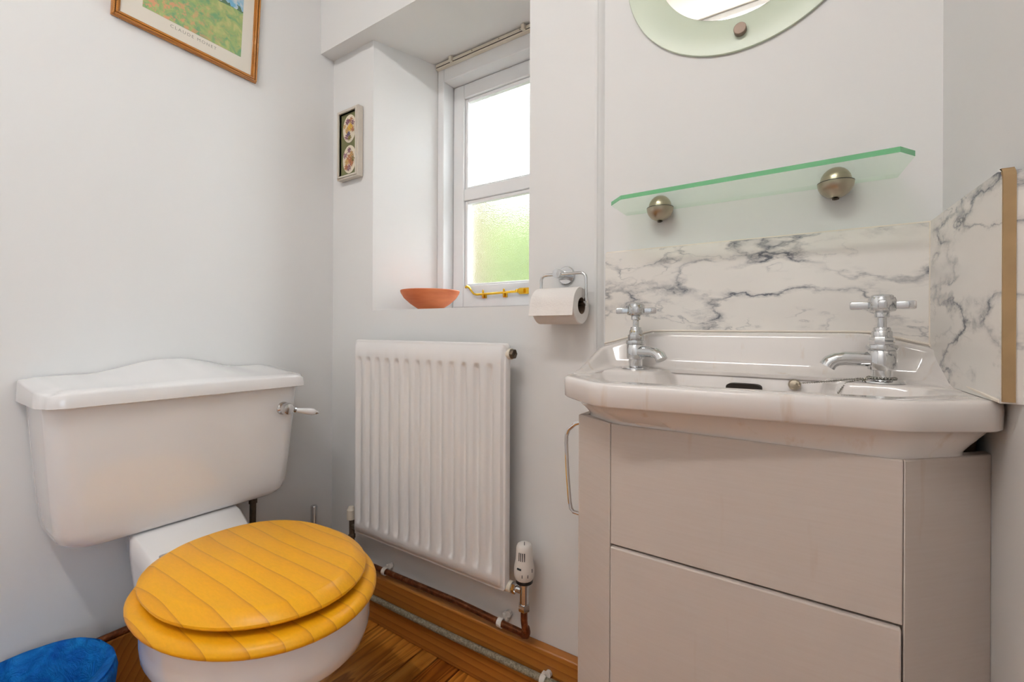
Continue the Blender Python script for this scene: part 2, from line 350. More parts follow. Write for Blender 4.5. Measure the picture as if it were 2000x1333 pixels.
# ------------------------------------------------------------------ window
win = thing('window_1', (.51, .27, .94), None, None); win['kind'] = 'structure'
fr = MB()
fr.box(.283, .312, .222, .36, .938, 1.812).box(.711, .74, .222, .36, .938, 1.812).box(.312, .711, .222, .36, 1.746, 1.812).box(.312, .711, .235, .36, .925, .952)
fr.build('window_frame', 'white_gloss', win, bevel=.003)
YS = .272
sa = MB().box(.314, .362, YS, YS+.04, .955, 1.745).box(.661, .709, YS, YS+.04, .955, 1.745)
sa.box(.362, .661, YS, YS+.04, 1.695, 1.745).box(.362, .661, YS, YS+.04, .955, 1.032).box(.362, .661, YS+.002, YS+.04, 1.333, 1.375)
sash = sa.build('sash', 'white_gloss', win, bevel=.003)
for z0, z1 in ((1.032, 1.333), (1.375, 1.695)):
    b = MB(); t_ = .012
    b.box(.362, .362+t_, YS+.008, YS+.03, z0, z1).box(.661-t_, .661, YS+.008, YS+.03, z0, z1).box(.362+t_, .661-t_, YS+.008, YS+.03, z0, z0+t_*.6).box(.362+t_, .661-t_, YS+.008, YS+.03, z1-t_, z1)
    b.build('glazing_bead', 'white_gloss', win, bevel=.003)
    MB().box(.366, .657, YS+.022, YS+.027, z0+.003, z1-.003).build('pane', 'obscure_glass', win, smooth=False)
st = thing('window_stay', (.52, YS-.01, 1.0), 'brass casement stay with curled end across the bottom rail of the window', 'window stay')
ys = YS-.014
path = [(.385, ys, 1.024), (.392, ys, 1.027), (.402, ys, 1.022), (.412, ys, 1.010), (.422, ys, 1.000), (.436, ys, .997), (.50, ys, .998), (.60, ys, 1.001)]
MB().tube(path, [.0045, .005, .0038, .0034, .0036, .004, .004, .004], 10).build('bar', 'brass', st)
MB().sphere((.600, ys, 1.003), .006).build('bar_knuckle', 'brass', st)
MB().box(.606, .668, ys+.002, YS, .992, 1.012).box(.606, .628, ys-.006, ys+.004, .995, 1.009).build('bracket', 'brass', st, bevel=.001)
for x in (.462, .548):
    MB().box(x-.006, x+.006, ys+.004, YS, .984, 1.000).lathe([(.0035, 0), (.0035, .024), (.002, .026)], (x, ys, .986)).build('peg', 'brass', st)
tk = thing('curtain_track', (.51, .21, 1.80), 'cream curtain track fixed along the top of the window recess', 'curtain track')
MB().box(.286, .735, .208, .222, 1.790, 1.8085).build('rail', 'cream_plastic', tk, bevel=.0015)
MB().box(.290, .732, .2065, .210, 1.7945, 1.7960).build('groove', 'dark_slot', tk)
for x in (.36, .655): MB().box(x-.006, x+.006, .198, .210, 1.794, 1.8115).build('bracket', 'cream_plastic', tk, bevel=.0015)
for x in (.45, .56, .64): MB().lathe([(.002, 0), (.002, .002)], (x, .208, 1.803), (0, -1, 0), 8).build('screw', 'nickel', tk)

# terracotta bowl on the sill
bo = MB().lathe([(.0, 0), (.036, 0), (.038, .004), (.062, .020), (.082, .038), (.092, .054), (.094, .061), (.0925, .063), (.0895, .061), (.080, .042), (.058, .024), (.03, .012), (0, .010)], (.375, .095, .938), n=48)
tag(bo.build('bowl', 'terracotta'), 'shallow orange terracotta bowl standing on the window sill', 'bowl')

# ------------------------------------------------------------------ outside the window
tag(MB().box(-2.5, 6, .42, 12, -1.2, -.3).build('ground_outside', 'lawn'), kind='structure')
tag(MB().box(-.85, -.55, .42, 1.55, -.3, 3.2).build('wall_outside', 'brick_outside'), kind='structure')
hd = thing('garden_hedge', (-1.0, 2.9, -.3), 'green hedge showing as a soft blur through the frosted lower pane', 'hedge')
hb = MB().box(-3.2, .3, 2.6, 3.0, -.3, 2.2)
for i in range(160):
    hb.sphere((random.uniform(-3.2, .2), random.uniform(2.4, 3.2), random.uniform(-.2, 2.3)), random.uniform(.14, .28), 8, 6)
hb.build('foliage', 'hedge_leaf', hd)

# ------------------------------------------------------------------ radiator
rad = thing('radiator', (.50, -.06, .247), 'white fluted panel radiator on the wall under the window', 'radiator')
X0, X1, Z0, Z1, YF = .214, .789, .247, .845, -.077
fl0, flp, nfl = .245, (.7425-.245)/12, 13
xsr = [X0, X0+.004, X0+.010, X0+.014]
for k in range(nfl):
    c = fl0+k*flp
    for d in (-1, -.8, -.55, -.25, 0, .25, .55, .8, 1): xsr.append(c+d*.0115)
xsr += [X1-.020, X1-.014, X1-.009, X1-.003, X1]
xsr = sorted(xsr)
zsr = [Z0, Z0+.003, Z0+.010, Z0+.015, Z0+.033, Z0+.0365, Z0+.041, Z0+.047, Z0+.054, Z0+.15, Z0+.3, Z0+.45, Z1-.066, Z1-.060, Z1-.056, Z1-.051, Z1-.048, Z1-.016, Z1-.010, Z1-.003, Z1]
def rdepth(x, z):
    e = min(x-X0, X1-x, z-Z0, Z1-z); base = .0065*(1-smoothstep(.009, .0145, e))+.005*(1-smoothstep(0, .003, e))
    g = 0
    for k in range(nfl):
        d = abs(x-fl0-k*flp)/.0115
        if d < 1: g = .5+.5*math.cos(PI*d)
    h = smoothstep(Z0+.034, Z0+.054, z)*smoothstep(Z1-.048, Z1-.066, z)
    return YF+base+.0100*g**.6*h if g else YF+base
rows = []
for z in zsr:
    r = []
    for x in xsr:
        cx, cz = x, z
        for ex, ez in ((X0, Z0), (X0, Z1), (X1, Z0), (X1, Z1)):   # rounded corners
            dx, dz = x-ex, z-ez; R_ = .012
            ix, iz = ex+(R_ if ex == X0 else -R_), ez+(R_ if ez == Z0 else -R_)
            if abs(dx) < R_ and abs(dz) < R_:
                vx, vz = x-ix, z-iz; l = math.hypot(vx, vz); mx_ = max(abs(vx), abs(vz))
                if l > 1e-6: cx, cz = ix+vx/l*mx_, iz+vz/l*mx_
        r.append((cx, rdepth(x, z), cz))
    rows.append(r)
pm = MB(); nr, nc = len(zsr), len(xsr)
pm.add([p for r in rows for p in r], [(i*nc+j, i*nc+j+1, (i+1)*nc+j+1, (i+1)*nc+j) for i in range(nr-1) for j in range(nc-1)])
per = [(0, j) for j in range(nc)]+[(i, nc-1) for i in range(1, nr)]+[(nr-1, j) for j in range(nc-2, -1, -1)]+[(i, 0) for i in range(nr-2, 0, -1)]
ring0 = [rows[i][j] for i, j in per]; ring1 = [(p[0], -.056, p[2]) for p in ring0]
pm.loft([ring0, ring1], cap0=False, cap1=True)
panel = pm.build('panel', 'white_enamel', rad, angle=50)
bm = bmesh.new(); bm.from_mesh(panel.data); bmesh.ops.remove_doubles(bm, verts=bm.verts, dist=1e-5); bmesh.ops.recalc_face_normals(bm, faces=bm.faces); bm.to_mesh(panel.data); bm.free()
for p in panel.data.polygons: p.use_smooth = True
panel.data.set_sharp_from_angle(angle=math.radians(50))
for x in (.33, .67):
    for z in (.32, .72): MB().box(x-.015, x+.015, -.056, -.0005, z, z+.04).build('wall_bracket', 'white_enamel', rad)
pl = MB().lathe([(.0135, 0), (.0135, .010)], (.785, -.058, .819), (1, 0, 0)).build('bleed_boss', 'cream_plastic', rad)
MB().lathe([(.0125, 0), (.0125, .006), (.0115, .008), (.006, .008), (.005, .0065), (0, .0065)], (.795, -.058, .819), (1, 0, 0), 6).build('bleed_plug', 'dull_pipe', pl)
# thermostatic valve
vx, vy = .831, -.055
vb = MB().tube([(vx, vy, .214), (vx, vy, .282)], .0105, 16)
vb.lathe([(.013, 0), (.0145, .002), (.0145, .014), (.013, .016)], (vx, vy, .214), n=6).lathe([(.013, 0), (.013, .008)], (vx, vy, .274), n=18)
vb.tube([(vx, vy, .258), (.807, vy, .258)], .008, 14).lathe([(.010, 0), (.013, .002), (.013, .010), (.010, .012)], (.798, vy, .258), (1, 0, 0), 6).lathe([(.0115, 0), (.0115, .01)], (.790, vy, .258), (1, 0, 0), 18)
val = vb.build('thermostatic_valve', 'chrome', rad)
MB().lathe([(.0135, 0), (.0135, .018)], (.780, vy, .258), (1, 0, 0)).build('inlet_boss', 'cream_plastic', val)
MB().lathe([(.0165, 0), (.0205, .002), (.0205, .009), (.0185, .011)], (vx, vy, .280), n=20).build('dial_ring', 'black_plastic', val)
MB().lathe([(.0205, 0), (.0235, .006), (.0245, .018), (.0235, .032), (.0205, .044), (.0195, .064), (.0190, .074), (.0165, .080), (.012, .083), (.004, .0845), (0, .0845)], (vx, vy, .290), n=32).build('valve_head', 'white_plastic', val)
slots = MB()
dirc = Vector((CAM.x-vx, CAM.y-vy, 0)).normalized(); side = Vector((-dirc.y, dirc.x, 0))
for k in range(4):
    a = math.radians(-38+k*13); d = dirc*math.cos(a)+side*math.sin(a); p = Vector((vx, vy, 0))+d*.0196
    slots.tube([(p.x, p.y, .338), (p.x, p.y, .357)], .0012, 6)
for a, z0, z1 in ((-12, .302, .309), (20, .302, .309), (48, .312, .320)):
    d = dirc*math.cos(math.radians(a))+side*math.sin(math.radians(a)); p = Vector((vx, vy, 0))+d*.0242
    slots.tube([(p.x, p.y, z0), (p.x, p.y, z1)], .0009, 6)
d0 = [dirc*math.cos(math.radians(a))+side*math.sin(math.radians(a)) for a in (-42, -34, -26, -18)]
slots.tube([(vx+d.x*.0240, vy+d.y*.0240, .3215-.0003*i) for i, d in enumerate(d0)], .0022, 6)
slots.tube([(vx, vy, .3755), (vx+dirc.x*.012, vy+dirc.y*.012, .3735)], .0008, 6)
slots.build('markings', 'black_plastic', val)
# lockshield valve at the far end
lx = .185
lb = MB().lathe([(.009, 0), (.011, .002), (.011, .014), (.009, .016)], (lx, vy, .214), n=6).tube([(lx, vy, .16), (lx, vy, .275)], .0085, 12).tube([(lx, vy, .255), (.22, vy, .255)], .008, 12)
ls = lb.build('lockshield_valve', 'dull_pipe', rad)
MB().lathe([(.012, 0), (.0135, .002), (.013, .030), (.010, .034), (.008, .040), (0, .042)], (lx-.004, vy, .275)).build('valve_cap', 'cream_plastic', ls)

# ------------------------------------------------------------------ pipes
def clip(parent, c, r, axis_y_wall, stem=True):
    x, y, z = c; b = MB()
    a = [(x, y+(r+.003)*math.cos(t), z+(r+.003)*math.sin(t)) for t in [math.radians(d) for d in range(-30, 271, 20)]]
    b2 = [(x, y+(r+.0005)*math.cos(t), z+(r+.0005)*math.sin(t)) for t in [math.radians(d) for d in range(-30, 271, 20)]]
    rings = [[(p[0]-.007, p[1], p[2]), (p[0]+.007, p[1], p[2]), (q[0]+.007, q[1], q[2]), (q[0]-.007, q[1], q[2])] for p, q in zip(a, b2)]
    b.loft(rings); b.lathe([(.008, 0), (.008, .010)], (x+.010, axis_y_wall, z+r+.006), (0, -1, 0), 16).box(x-.006, x+.008, axis_y_wall-.01, axis_y_wall, z-.004, z+r+.006)
    return b.build('pipe_clip', 'white_plastic', parent, bevel=.0008)
cp = thing('copper_pipe', (.5, -.02, .13), 'brown copper pipe lying on the skirting and rising to the radiator valve', 'pipe')
cy = -.020
b = MB()
path = [(.014, -1.2, .148), (.014, -.06, .142), (.016, -.034, .140), (.034, -.022, .138), (.07, cy, .136)]+[(x, cy-.012*smoothstep(.6, .80, x), .124+.020*x) for x in (.2, .4, .6, .7, .76, .80)]
path += [(.812, -.033, .1395), (.822, -.036, .142), (.829, -.040, .150), (vx, -.046, .160), (vx, -.052, .175), (vx, vy, .19), (vx, vy, .216)]
b.tube(path, .0082, 14); b.build('pipe', 'copper', cp)
MB().tube([(.816, -.034, .140), (.825, -.037, .144), (vx, -.044, .156), (vx, -.048, .168)], .0098, 14).build('elbow', 'copper', cp)
MB().tube([(lx, vy+.02, .137), (lx, vy+.012, .142), (lx, vy, .155), (lx, vy, .17)], .0075, 12).build('tail', 'copper', cp)
clip(cp, (.744, -.0285, .139), .0085, -.001); clip(cp, (.30, cy, .130), .0085, -.001)
gp = thing('grey_pipe', (.6, -.033, .04), 'dusty grey pipe clipped along the face of the wooden skirting', 'pipe')
b = MB().tube([(.03, -.033, .034)]+[(x, -.033, .0345+.0215*x+.0015*math.sin(9*x)) for x in (.15, .3, .45, .6, .75, .9, 1.02)], .0085, 14); b.build('pipe', 'grey_pipe', gp)
clip(gp, (.872, -.033, .053), .0088, -.0225)
sp = thing('supply_pipe', (.05, -.295, .16), 'dark stained pipe rising to the underside of the toilet cistern', 'pipe')
MB().tube([(.05, -.292, .15), (.05, -.292, .30), (.05, -.292, .38), (.05, -.292, .45)], .0085, 12).build('pipe', 'dull_pipe', sp)
MB().lathe([(.0115, 0), (.0115, .02)], (.05, -.292, .372), n=8).build('nut', 'dull_pipe', sp)
tb = thing('toilet_brush', (.05, -.10, FLOOR), 'upright chrome rod end showing behind the yellow toilet lid near the corner', 'toilet brush')
MB().lathe([(.045, 0), (.047, .004), (.045, .16), (.043, .162), (.0, .165)], (.05, -.10, FLOOR), n=24).build('holder', 'chrome', tb)
MB().lathe([(.006, 0), (.006, .1), (.0105, .105), (.0105, .186), (.009, .1885), (0, .189)], (.05, -.10, .115), n=20).build('handle', 'chrome', tb)

# ------------------------------------------------------------------ toilet
wc = thing('toilet', (.40, -.4975, FLOOR), 'white close-coupled toilet with a yellow varnished pine seat and lid', 'toilet')
AY = -.4975
def egg(xm, af, ab, b, nb, z, n=64, yc=AY):
    o = []
    for i in range(n):
        t = 2*PI*i/n; c, s = math.cos(t), math.sin(t)
        if c >= 0: o.append((xm+af*c, yc+b*s, z))
        else: o.append((xm-ab*abs(c)**(2/nb), yc+b*(1 if s > 0 else -1)*abs(s)**(2/nb), z))
    return o
pr = []
for z, k, dx in ((.376, .930, 0), (.3735, .945, 0), (.366, .952, 0), (.320, .955, 0), (.300, .945, -.004), (.290, .925, -.008), (.283, .895, -.012), (.24, .80, -.025), (.18, .68, -.045), (.10, .585, -.06), (.02, .55, -.07), (FLOOR+.02, .57, -.07), (FLOOR, .59, -.07)):
    pr.append(egg(.50+dx, .248*k, .215*min(1, k+.05), .188*k, 2.3, z))
pan = MB().loft(pr[::-1])
# back platform under the cistern, sloping down to the seat
def plat(x, hw, zt, zb, r=.02):
    o = [(x, AY-hw*.72, zb), (x, AY-hw*.80, zb+.03), (x, AY-hw, zt-.045), (x, AY-hw, zt-.008), (x, AY-hw+.008, zt)]
    return o+[(p[0], 2*AY-p[1], p[2]) for p in o[::-1]]
pan.loft([plat(.02, .080, .424, .25), plat(.10, .092, .424, .18), plat(.168, .1115, .424, .14), plat(.182, .111, .421, .14), plat(.30, .098, .376, .10), plat(.36, .096, .372, .10)])
pan.build('pan', 'porcelain', wc, angle=50)
# seat ring
oc = [egg(.50, .253-k, .216-k, .195-k, 2.4, z, yc=-.5015) for k, z in ((.012, .3785), (.004, .3795), (0, .384), (0, .389), (.005, .396), (.016, .399))]
ic = [egg(.505, .165+k, .135+k, .115+k, 2.2, z) for k, z in ((0, .399), (-.006, .394), (-.006, .384), (.004, .3785))]
MB().loft(oc+ic+[oc[0]], False, False).build('seat_ring', 'pine_yellow', wc, angle=60)
# lid, its front lifted a little on its buffers, with a bevelled edge
lr = [egg(.50, .224-k, .220-k, .179-k, 2.4, z, yc=-.499) for k, z in ((.010, .4035), (.002, .4045), (0, .4075), (.0005, .411), (.004, .4150), (.022, .4262), (.026, .4275))]
lid = MB().loft(lr)
lid.v = [(x, y, z+.006*(x-.30)/.4+.004*(y-AY)/-.17*.5) for x, y, z in lid.v]
lido = lid.build('seat_lid', 'pine_yellow', wc, angle=25)
for dy in (-.075, .075):
    MB().tube([(.281, AY+dy-.018, .400), (.281, AY+dy+.018, .400)], .008, 12).box(.268, .292, AY+dy-.010, AY+dy+.010, .374, .399).build('hinge', 'chrome', wc)
for dx, dy in ((.60, -.128), (.60, .128), (.42, -.148), (.42, .148)):
    MB().lathe([(.006, 0), (.006, .008)], (dx, AY+dy, .398), n=10).build('buffer', 'white_plastic', wc)
# cistern (a touch out of level)
cyc = -.4865
def cis(z, hy, x1, r): return rrect(.012, x1, cyc-hy, cyc+hy, (r, .008, .008, r), z, 8)
cr = [cis(.4235, .185, .150, .02), cis(.4245, .205, .165, .035), cis(.430, .220, .174, .045), cis(.440, .230, .179, .048), cis(.460, .236, .183, .048), cis(.52, .242, .187, .047), cis(.62, .250, .191, .046), cis(.724, .258, .194, .045)]
tilt = Matrix.Translation((0, cyc, .5)) @ Matrix.Rotation(math.radians(-.35), 4, 'X') @ Matrix.Translation((0, -cyc, -.5))
cist = MB().loft(cr).xf(tilt).build('cistern', 'porcelain', wc, angle=60)
# cistern lid with a raised bow along its back
NL, NP = 60, 16; hyl, x1l = .270, .206; lm = MB(); lv = []
def lidtop(s, p):
    bump = smoothstep(.66, .06, abs(s-.02))
    z = .752+.006*(1-p)+.012*(1-p)**1.2+.028*bump*(1-p)**.9
    ed = smoothstep(1.0, .90, abs(s))*.004+smoothstep(1.0, .93, p)*.002
    return z+ed-.006
def lidpt(s, p, inset=0):
    y = cyc+s*(hyl-inset); x = p*(x1l-inset)+.006
    # rounded front corners
    R_ = .045; dx, dy = x-(x1l-inset-R_), abs(y-cyc)-(hyl-inset-R_)
    if dx > 0 and dy > 0:
        l = math.hypot(dx, dy); m_ = max(dx, dy); x = x1l-inset-R_+dx/l*m_; y = cyc+(1 if s > 0 else -1)*(hyl-inset-R_+dy/l*m_)
    return x, y
for j in range(NP+1):
    for i in range(NL+1):
        s_, p_ = -1+2*i/NL, j/NP; x, y = lidpt(s_, p_, .007); lv.append((x, y, lidtop(s_, p_)))
lm.add(lv, [(j*(NL+1)+i, j*(NL+1)+i+1, (j+1)*(NL+1)+i+1, (j+1)*(NL+1)+i) for j in range(NP) for i in range(NL)])
per = [(0, i) for i in range(NL+1)]+[(j, NL) for j in range(1, NP+1)]+[(NP, i) for i in range(NL-1, -1, -1)]+[(j, 0) for j in range(NP-1, 0, -1)]
rg = []
for k, (ins, dz) in enumerate(((.007, 0), (.0035, -.0015), (.0015, -.005), (.0, -.026), (0, -.031), (.002, -.033))):
    r = []
    for j, i in per:
        s_, p_ = -1+2*i/NL, j/NP; x, y = lidpt(s_, p_, ins); zt = lidtop(s_, p_)
        z = zt+dz if k < 3 else min(zt-.006, .752)+dz+(-.752+.750 if 0 else 0)
        if k >= 3: z = {3: .727, 4: .7205, 5: .7195}[k]
        r.append((x, y, z))
    rg.append(r)
lm.loft(rg, False, True); lm.xf(tilt)
cl = lm.build('cistern_lid', 'porcelain', cist, angle=60)
bm = bmesh.new(); bm.from_mesh(cl.data); bmesh.ops.remove_doubles(bm, verts=bm.verts, dist=1e-5); bmesh.ops.recalc_face_normals(bm, faces=bm.faces); bm.to_mesh(cl.data); bm.free()
for p in cl.data.polygons: p.use_smooth = True
cl.data.set_sharp_from_angle(angle=math.radians(60))
# flush lever
ly, lz = -.283, .660
MB().lathe([(.0185, 0), (.0185, .004), (.016, .008), (.012, .012), (.011, .017), (.0155, .020), (.0165, .027), (.014, .034), (.006, .037), (0, .0375)], (.188, ly, lz), (1, 0, .0), 24).build('lever_boss', 'chrome', cist)
a0 = Vector((.213, ly+.010, lz-.003)); dv = Vector((.012, .082, -.020)).normalized()
MB().lathe([(.005, 0), (.0045, .006), (.0075, .008), (.0075, .012), (.0055, .013)], a0, dv, 16).build('lever_arm', 'chrome', cist)
MB().lathe([(.0058, .012), (.0062, .020), (.0078, .038), (.0096, .053), (.0097, .060), (.0080, .067), (.006, .069)], a0, dv, 20).build('lever_handle', 'porcelain', cist)
MB().lathe([(.006, .068), (.0062, .072), (.004, .074), (.004, .077), (0, .079)], a0, dv, 14).build('lever_tip', 'chrome', cist)

# ------------------------------------------------------------------ waste bin with blue liner
bn = thing('waste_bin', (.155, -.775, FLOOR), 'waste bin lined with a crumpled blue plastic bag on the floor beside the toilet', 'bin')
bc = (.166, -.772)
MB().lathe([(0, 0), (.098, 0), (.102, .004), (.1275, .228), (.126, .230), (.1250, .228), (.100, .008), (0, .006)], (bc[0], bc[1], FLOOR), n=40).build('bin_body', 'bin_plastic', bn)
lrings = []; NB = 72
for k, (r, z, wv) in enumerate(((.128, .045, .008), (.131, .09, .008), (.134, .14, .006), (.139, .178, .005), (.138, .194, .003), (.134, .201, .002), (.129, .197, .002), (.114, .17, .005), (.102, .11, .007), (.090, .05, .008), (.070, .0, .010), (.04, -.02, .006))):
    ring = []
    for i in range(NB):
        a = 2*PI*i/NB; w1 = math.sin(5*a+.7*k)*.5+math.sin(11*a+1.3*k)*.35+math.sin(19*a-2.1*k)*.25
        rr = r+wv*w1*.8 if k > 4 else r+wv*abs(w1)*.6
        ring.append((bc[0]+rr*math.cos(a), bc[1]+rr*math.sin(a), z+.004*math.sin(3*a+1)+(.006*math.sin(7*a) if k < 3 else 0)))
    lrings.append(ring)
MB().loft(lrings, False, True).build('bin_liner', 'blue_liner', bn, angle=180)
# a fold of the bag flopping inward over the rim
fd = []
for j in range(9):
    t = j/8; fd.append([])
    for i in range(11):
        s = i/10; a = math.radians(5+70*s); rr = .136-.085*t*(.5+.5*math.sin(PI*s))
        fd[-1].append((bc[0]+rr*math.cos(a), bc[1]+rr*math.sin(a), .203-.06*t*t-.01*t+.010*math.sin(6*s+3*t)*t))
MB().loft(fd, False, False, closed=False).build('liner_fold', 'blue_liner', bn, angle=180, fix=False)

# ------------------------------------------------------------------ vanity cabinet
YFc = -.280
cab = thing('vanity_cabinet', (1.31, -.15, FLOOR), 'off-white painted boxed-in cabinet under the wash basin', 'cabinet')
CT = .730
MB().prism([(1.134, YFc), (1.486, YFc), (1.486, YFc+.016), (1.134, YFc+.016)], .5405, CT).build('front_panel', 'cabinet_paint', cab, bevel=.0015)
MB().box(1.1355, 1.4845, YFc-.004, YFc+.014, FLOOR+.01, .5375).build('door', 'cabinet_paint', cab, bevel=.002)
MB().prism([(1.133, YFc), (1.060, -.238), (1.068, -.225), (1.136, YFc+.016)], FLOOR, CT).build('corner_panel', 'cabinet_paint', cab, bevel=.0015)
MB().prism([(1.487, YFc), (DX(-.18), -.182), (DX(-.16), -.162), (1.484, YFc+.016)], FLOOR, CT).build('corner_panel', 'cabinet_paint', cab, bevel=.0015)
MB().box(1.058, 1.070, -.238, 0, FLOOR, CT).build('side_panel', 'cabinet_paint', cab, bevel=.0015)
MB().prism([(1.136, YFc+.016), (1.484, YFc+.016), (1.575, -.165), (1.575, .012), (1.07, 0), (1.07, -.22)], FLOOR, .03).build('plinth', 'cabinet_paint', cab)
MB().tube([(1.062, -.232, .716), (1.050, -.232, .712)]+[(1.036, -.232, .700), (1.0315, -.232, .688), (1.031, -.232, .675), (1.034, -.232, .62), (1.0385, -.232, .572), (1.041, -.232, .560), (1.046, -.232, .555), (1.060, -.232, .554)], .0034, 10).build('side_handle', 'chrome', cab)
rb = MB().box(1.546, 1.570, -.165, -.06, .70, .755); tag(rb.build('rubble_filler', 'rubble', bevel=.004), 'rough brown plaster showing in the gap between basin and cabinet corner', 'plaster')

# ------------------------------------------------------------------ wash basin
ba = thing('wash_basin', (1.30, -.16, CT), 'white ceramic wash basin with chamfered corners and raised back', 'basin')
BC = (1.30, -.165); NA = 240
def star(poly, z, smooth=3, off=0):
    rad_ = []
    for i in range(NA):
        a = 2*PI*i/NA; d = (math.cos(a), math.sin(a)); best = 0
        for k in range(len(poly)):
            p, q = poly[k], poly[(k+1) % len(poly)]; ex, ey = q[0]-p[0], q[1]-p[1]; px, py = p[0]-BC[0], p[1]-BC[1]
            den = d[0]*ey-d[1]*ex
            if abs(den) < 1e-9: continue
            t = (px*ey-py*ex)/den; u = (px*d[1]-py*d[0])/den
            if t > 0 and -1e-6 <= u <= 1+1e-6: best = max(best, t)
        rad_.append(best+off)
    for _ in range(smooth): rad_ = [(rad_[i-1]+2*rad_[i]+rad_[(i+1) % NA])/4 for i in range(NA)]
    return [(BC[0]+r*math.cos(2*PI*i/NA), BC[1]+r*math.sin(2*PI*i/NA), z) for i, r in enumerate(rad_)]
RIM = [(1.000, .000), (1.044, -.268), (1.054, -.282), (1.128, -.342), (1.142, -.345), (1.484, -.303), (1.496, -.297), (1.579, -.236), (1.580, -.22), (1.566, .004), (1.005, .004)]
BOWL = [(1.165, -.045), (1.415, -.045), (1.432, -.115), (1.525, -.135), (1.530, -.205), (1.475, -.262), (1.148, -.304), (1.088, -.255), (1.066, -.150), (1.148, -.112)]
def shrink(poly, k, cy=None):
    c = (BC[0], BC[1] if cy is None else cy); return [(c[0]+(x-c[0])*k, c[1]+(y-c[1])*k) for x, y in poly]
LOW = [(1.02, .0), (1.074, -.230), (1.138, -.2765), (1.484, -.2765), (1.550, -.212), (1.560, .0)]
MID = [(1.02, .0), (1.062, -.262), (1.140, -.318), (1.488, -.288), (1.568, -.232), (1.572, .0)]
IN = [(1.02, .0), (1.070, -.255), (1.142, -.308), (1.486, -.282), (1.560, -.226), (1.568, .0)]
rings = [star(LOW, CT-.004), star(LOW, CT+.004), star(IN, .752), star(MID, .764), star(RIM, .7655, 2, -.004), star(RIM, .768, 2, -.001), star(RIM, .790, 2, .0), star(RIM, .797, 2, -.0008), star(RIM, .800, 2, -.004),
         star(RIM, .8005, 2, -.009), star(BOWL, .8005, 2, .007), star(BOWL, .7985, 3, .001), star(BOWL, .792, 4, -.003), star(shrink(BOWL, .93), .77, 6), star(shrink(BOWL, .84), .735, 8), star(shrink(BOWL, .62), .70, 12), star(shrink(BOWL, .3), .69, 16)]
bm_ = MB().loft(rings, True, True)
# raised back with sloping shoulders and side cheeks
ST = [  # outer (x, y), top z, inner top (x, y), inner base (x, y)
    ((1.047, -.235), .802, (1.050, -.233), (1.052, -.232)),
    ((1.040, -.195), .808, (1.049, -.194), (1.060, -.192)),
    ((1.003, -.030), .838, (1.021, -.036), (1.040, -.045)),
    ((.999, -.010), .841, (1.024, -.024), (1.046, -.036)),
    ((1.006, .003), .845, (1.033, -.016), (1.056, -.030)),
    ((1.112, .003), .8735, (1.118, -.016), (1.124, -.032)),
    ((1.125, .003), .8745, (1.127, -.016), (1.130, -.033)),
    ((1.460, .003), .8745, (1.458, -.016), (1.455, -.033)),
    ((1.474, .003), .8735, (1.467, -.016), (1.461, -.032)),
    ((1.556, .003), .853, (1.541, -.016), (1.520, -.030)),
    ((1.567, -.006), .849, (1.552, -.022), (1.529, -.036)),
    ((1.569, -.020), .846, (1.555, -.032), (1.533, -.046)),
    ((1.573, -.105), .808, (1.566, -.110), (1.556, -.114)),
    ((1.575, -.150), .802, (1.573, -.150), (1.570, -.150))]
sec = []
for (o, zt, it, ib) in ST:
    h = zt-.800
    sec.append([(o[0], o[1], .795), (o[0], o[1], zt-.15*h), (o[0]*.8+it[0]*.2, o[1]*.8+it[1]*.2, zt-.03*h), (o[0]*.5+it[0]*.5, o[1]*.5+it[1]*.5, zt), (o[0]*.15+it[0]*.85, o[1]*.15+it[1]*.85, zt-.03*h), (it[0], it[1], zt-.14*h),
                (it[0]*.5+ib[0]*.5, it[1]*.5+ib[1]*.5, .800+.30*h), (ib[0]*.85+it[0]*.15, ib[1]*.85+it[1]*.15, .800+.08*h), (2*ib[0]-it[0], 2*ib[1]-it[1], .8008), (2*ib[0]-it[0], 2*ib[1]-it[1], .795)])
bm_.loft(sec)
bas = bm_.build('basin_body', 'porcelain_warm' if 'porcelain_warm' in MT else 'porcelain', ba, angle=55)
ov = []
for k, y in ((0, -.056), (1, -.075)):
    ov.append([(1.268+.056*(p[0]), y, .7755+p[1]*.0085) for p in [(.5+.5*math.copysign(abs(math.cos(a))**.4, math.cos(a)), math.copysign(abs(math.sin(a))**.6, math.sin(a))) for a in [2*PI*i/24 for i in range(24)]]])
MB().loft(ov).build('overflow_slot', 'dark_slot', bas)
MB().lathe([(.022, 0), (.021, .003), (.014, .002), (0, .001)], (1.30, -.17, .690), n=24).build('drain', 'chrome', bas)
MB().tube([(1.006, .0035, .848), (1.112, .0035, .8765), (1.474, .0035, .8765), (1.550, .0035, .857), (1.555, -.01, .852), (1.560, -.10, .811), (1.567, -.262, .803)], .0022, 8).build('sealant_bead', 'sealant', bas)

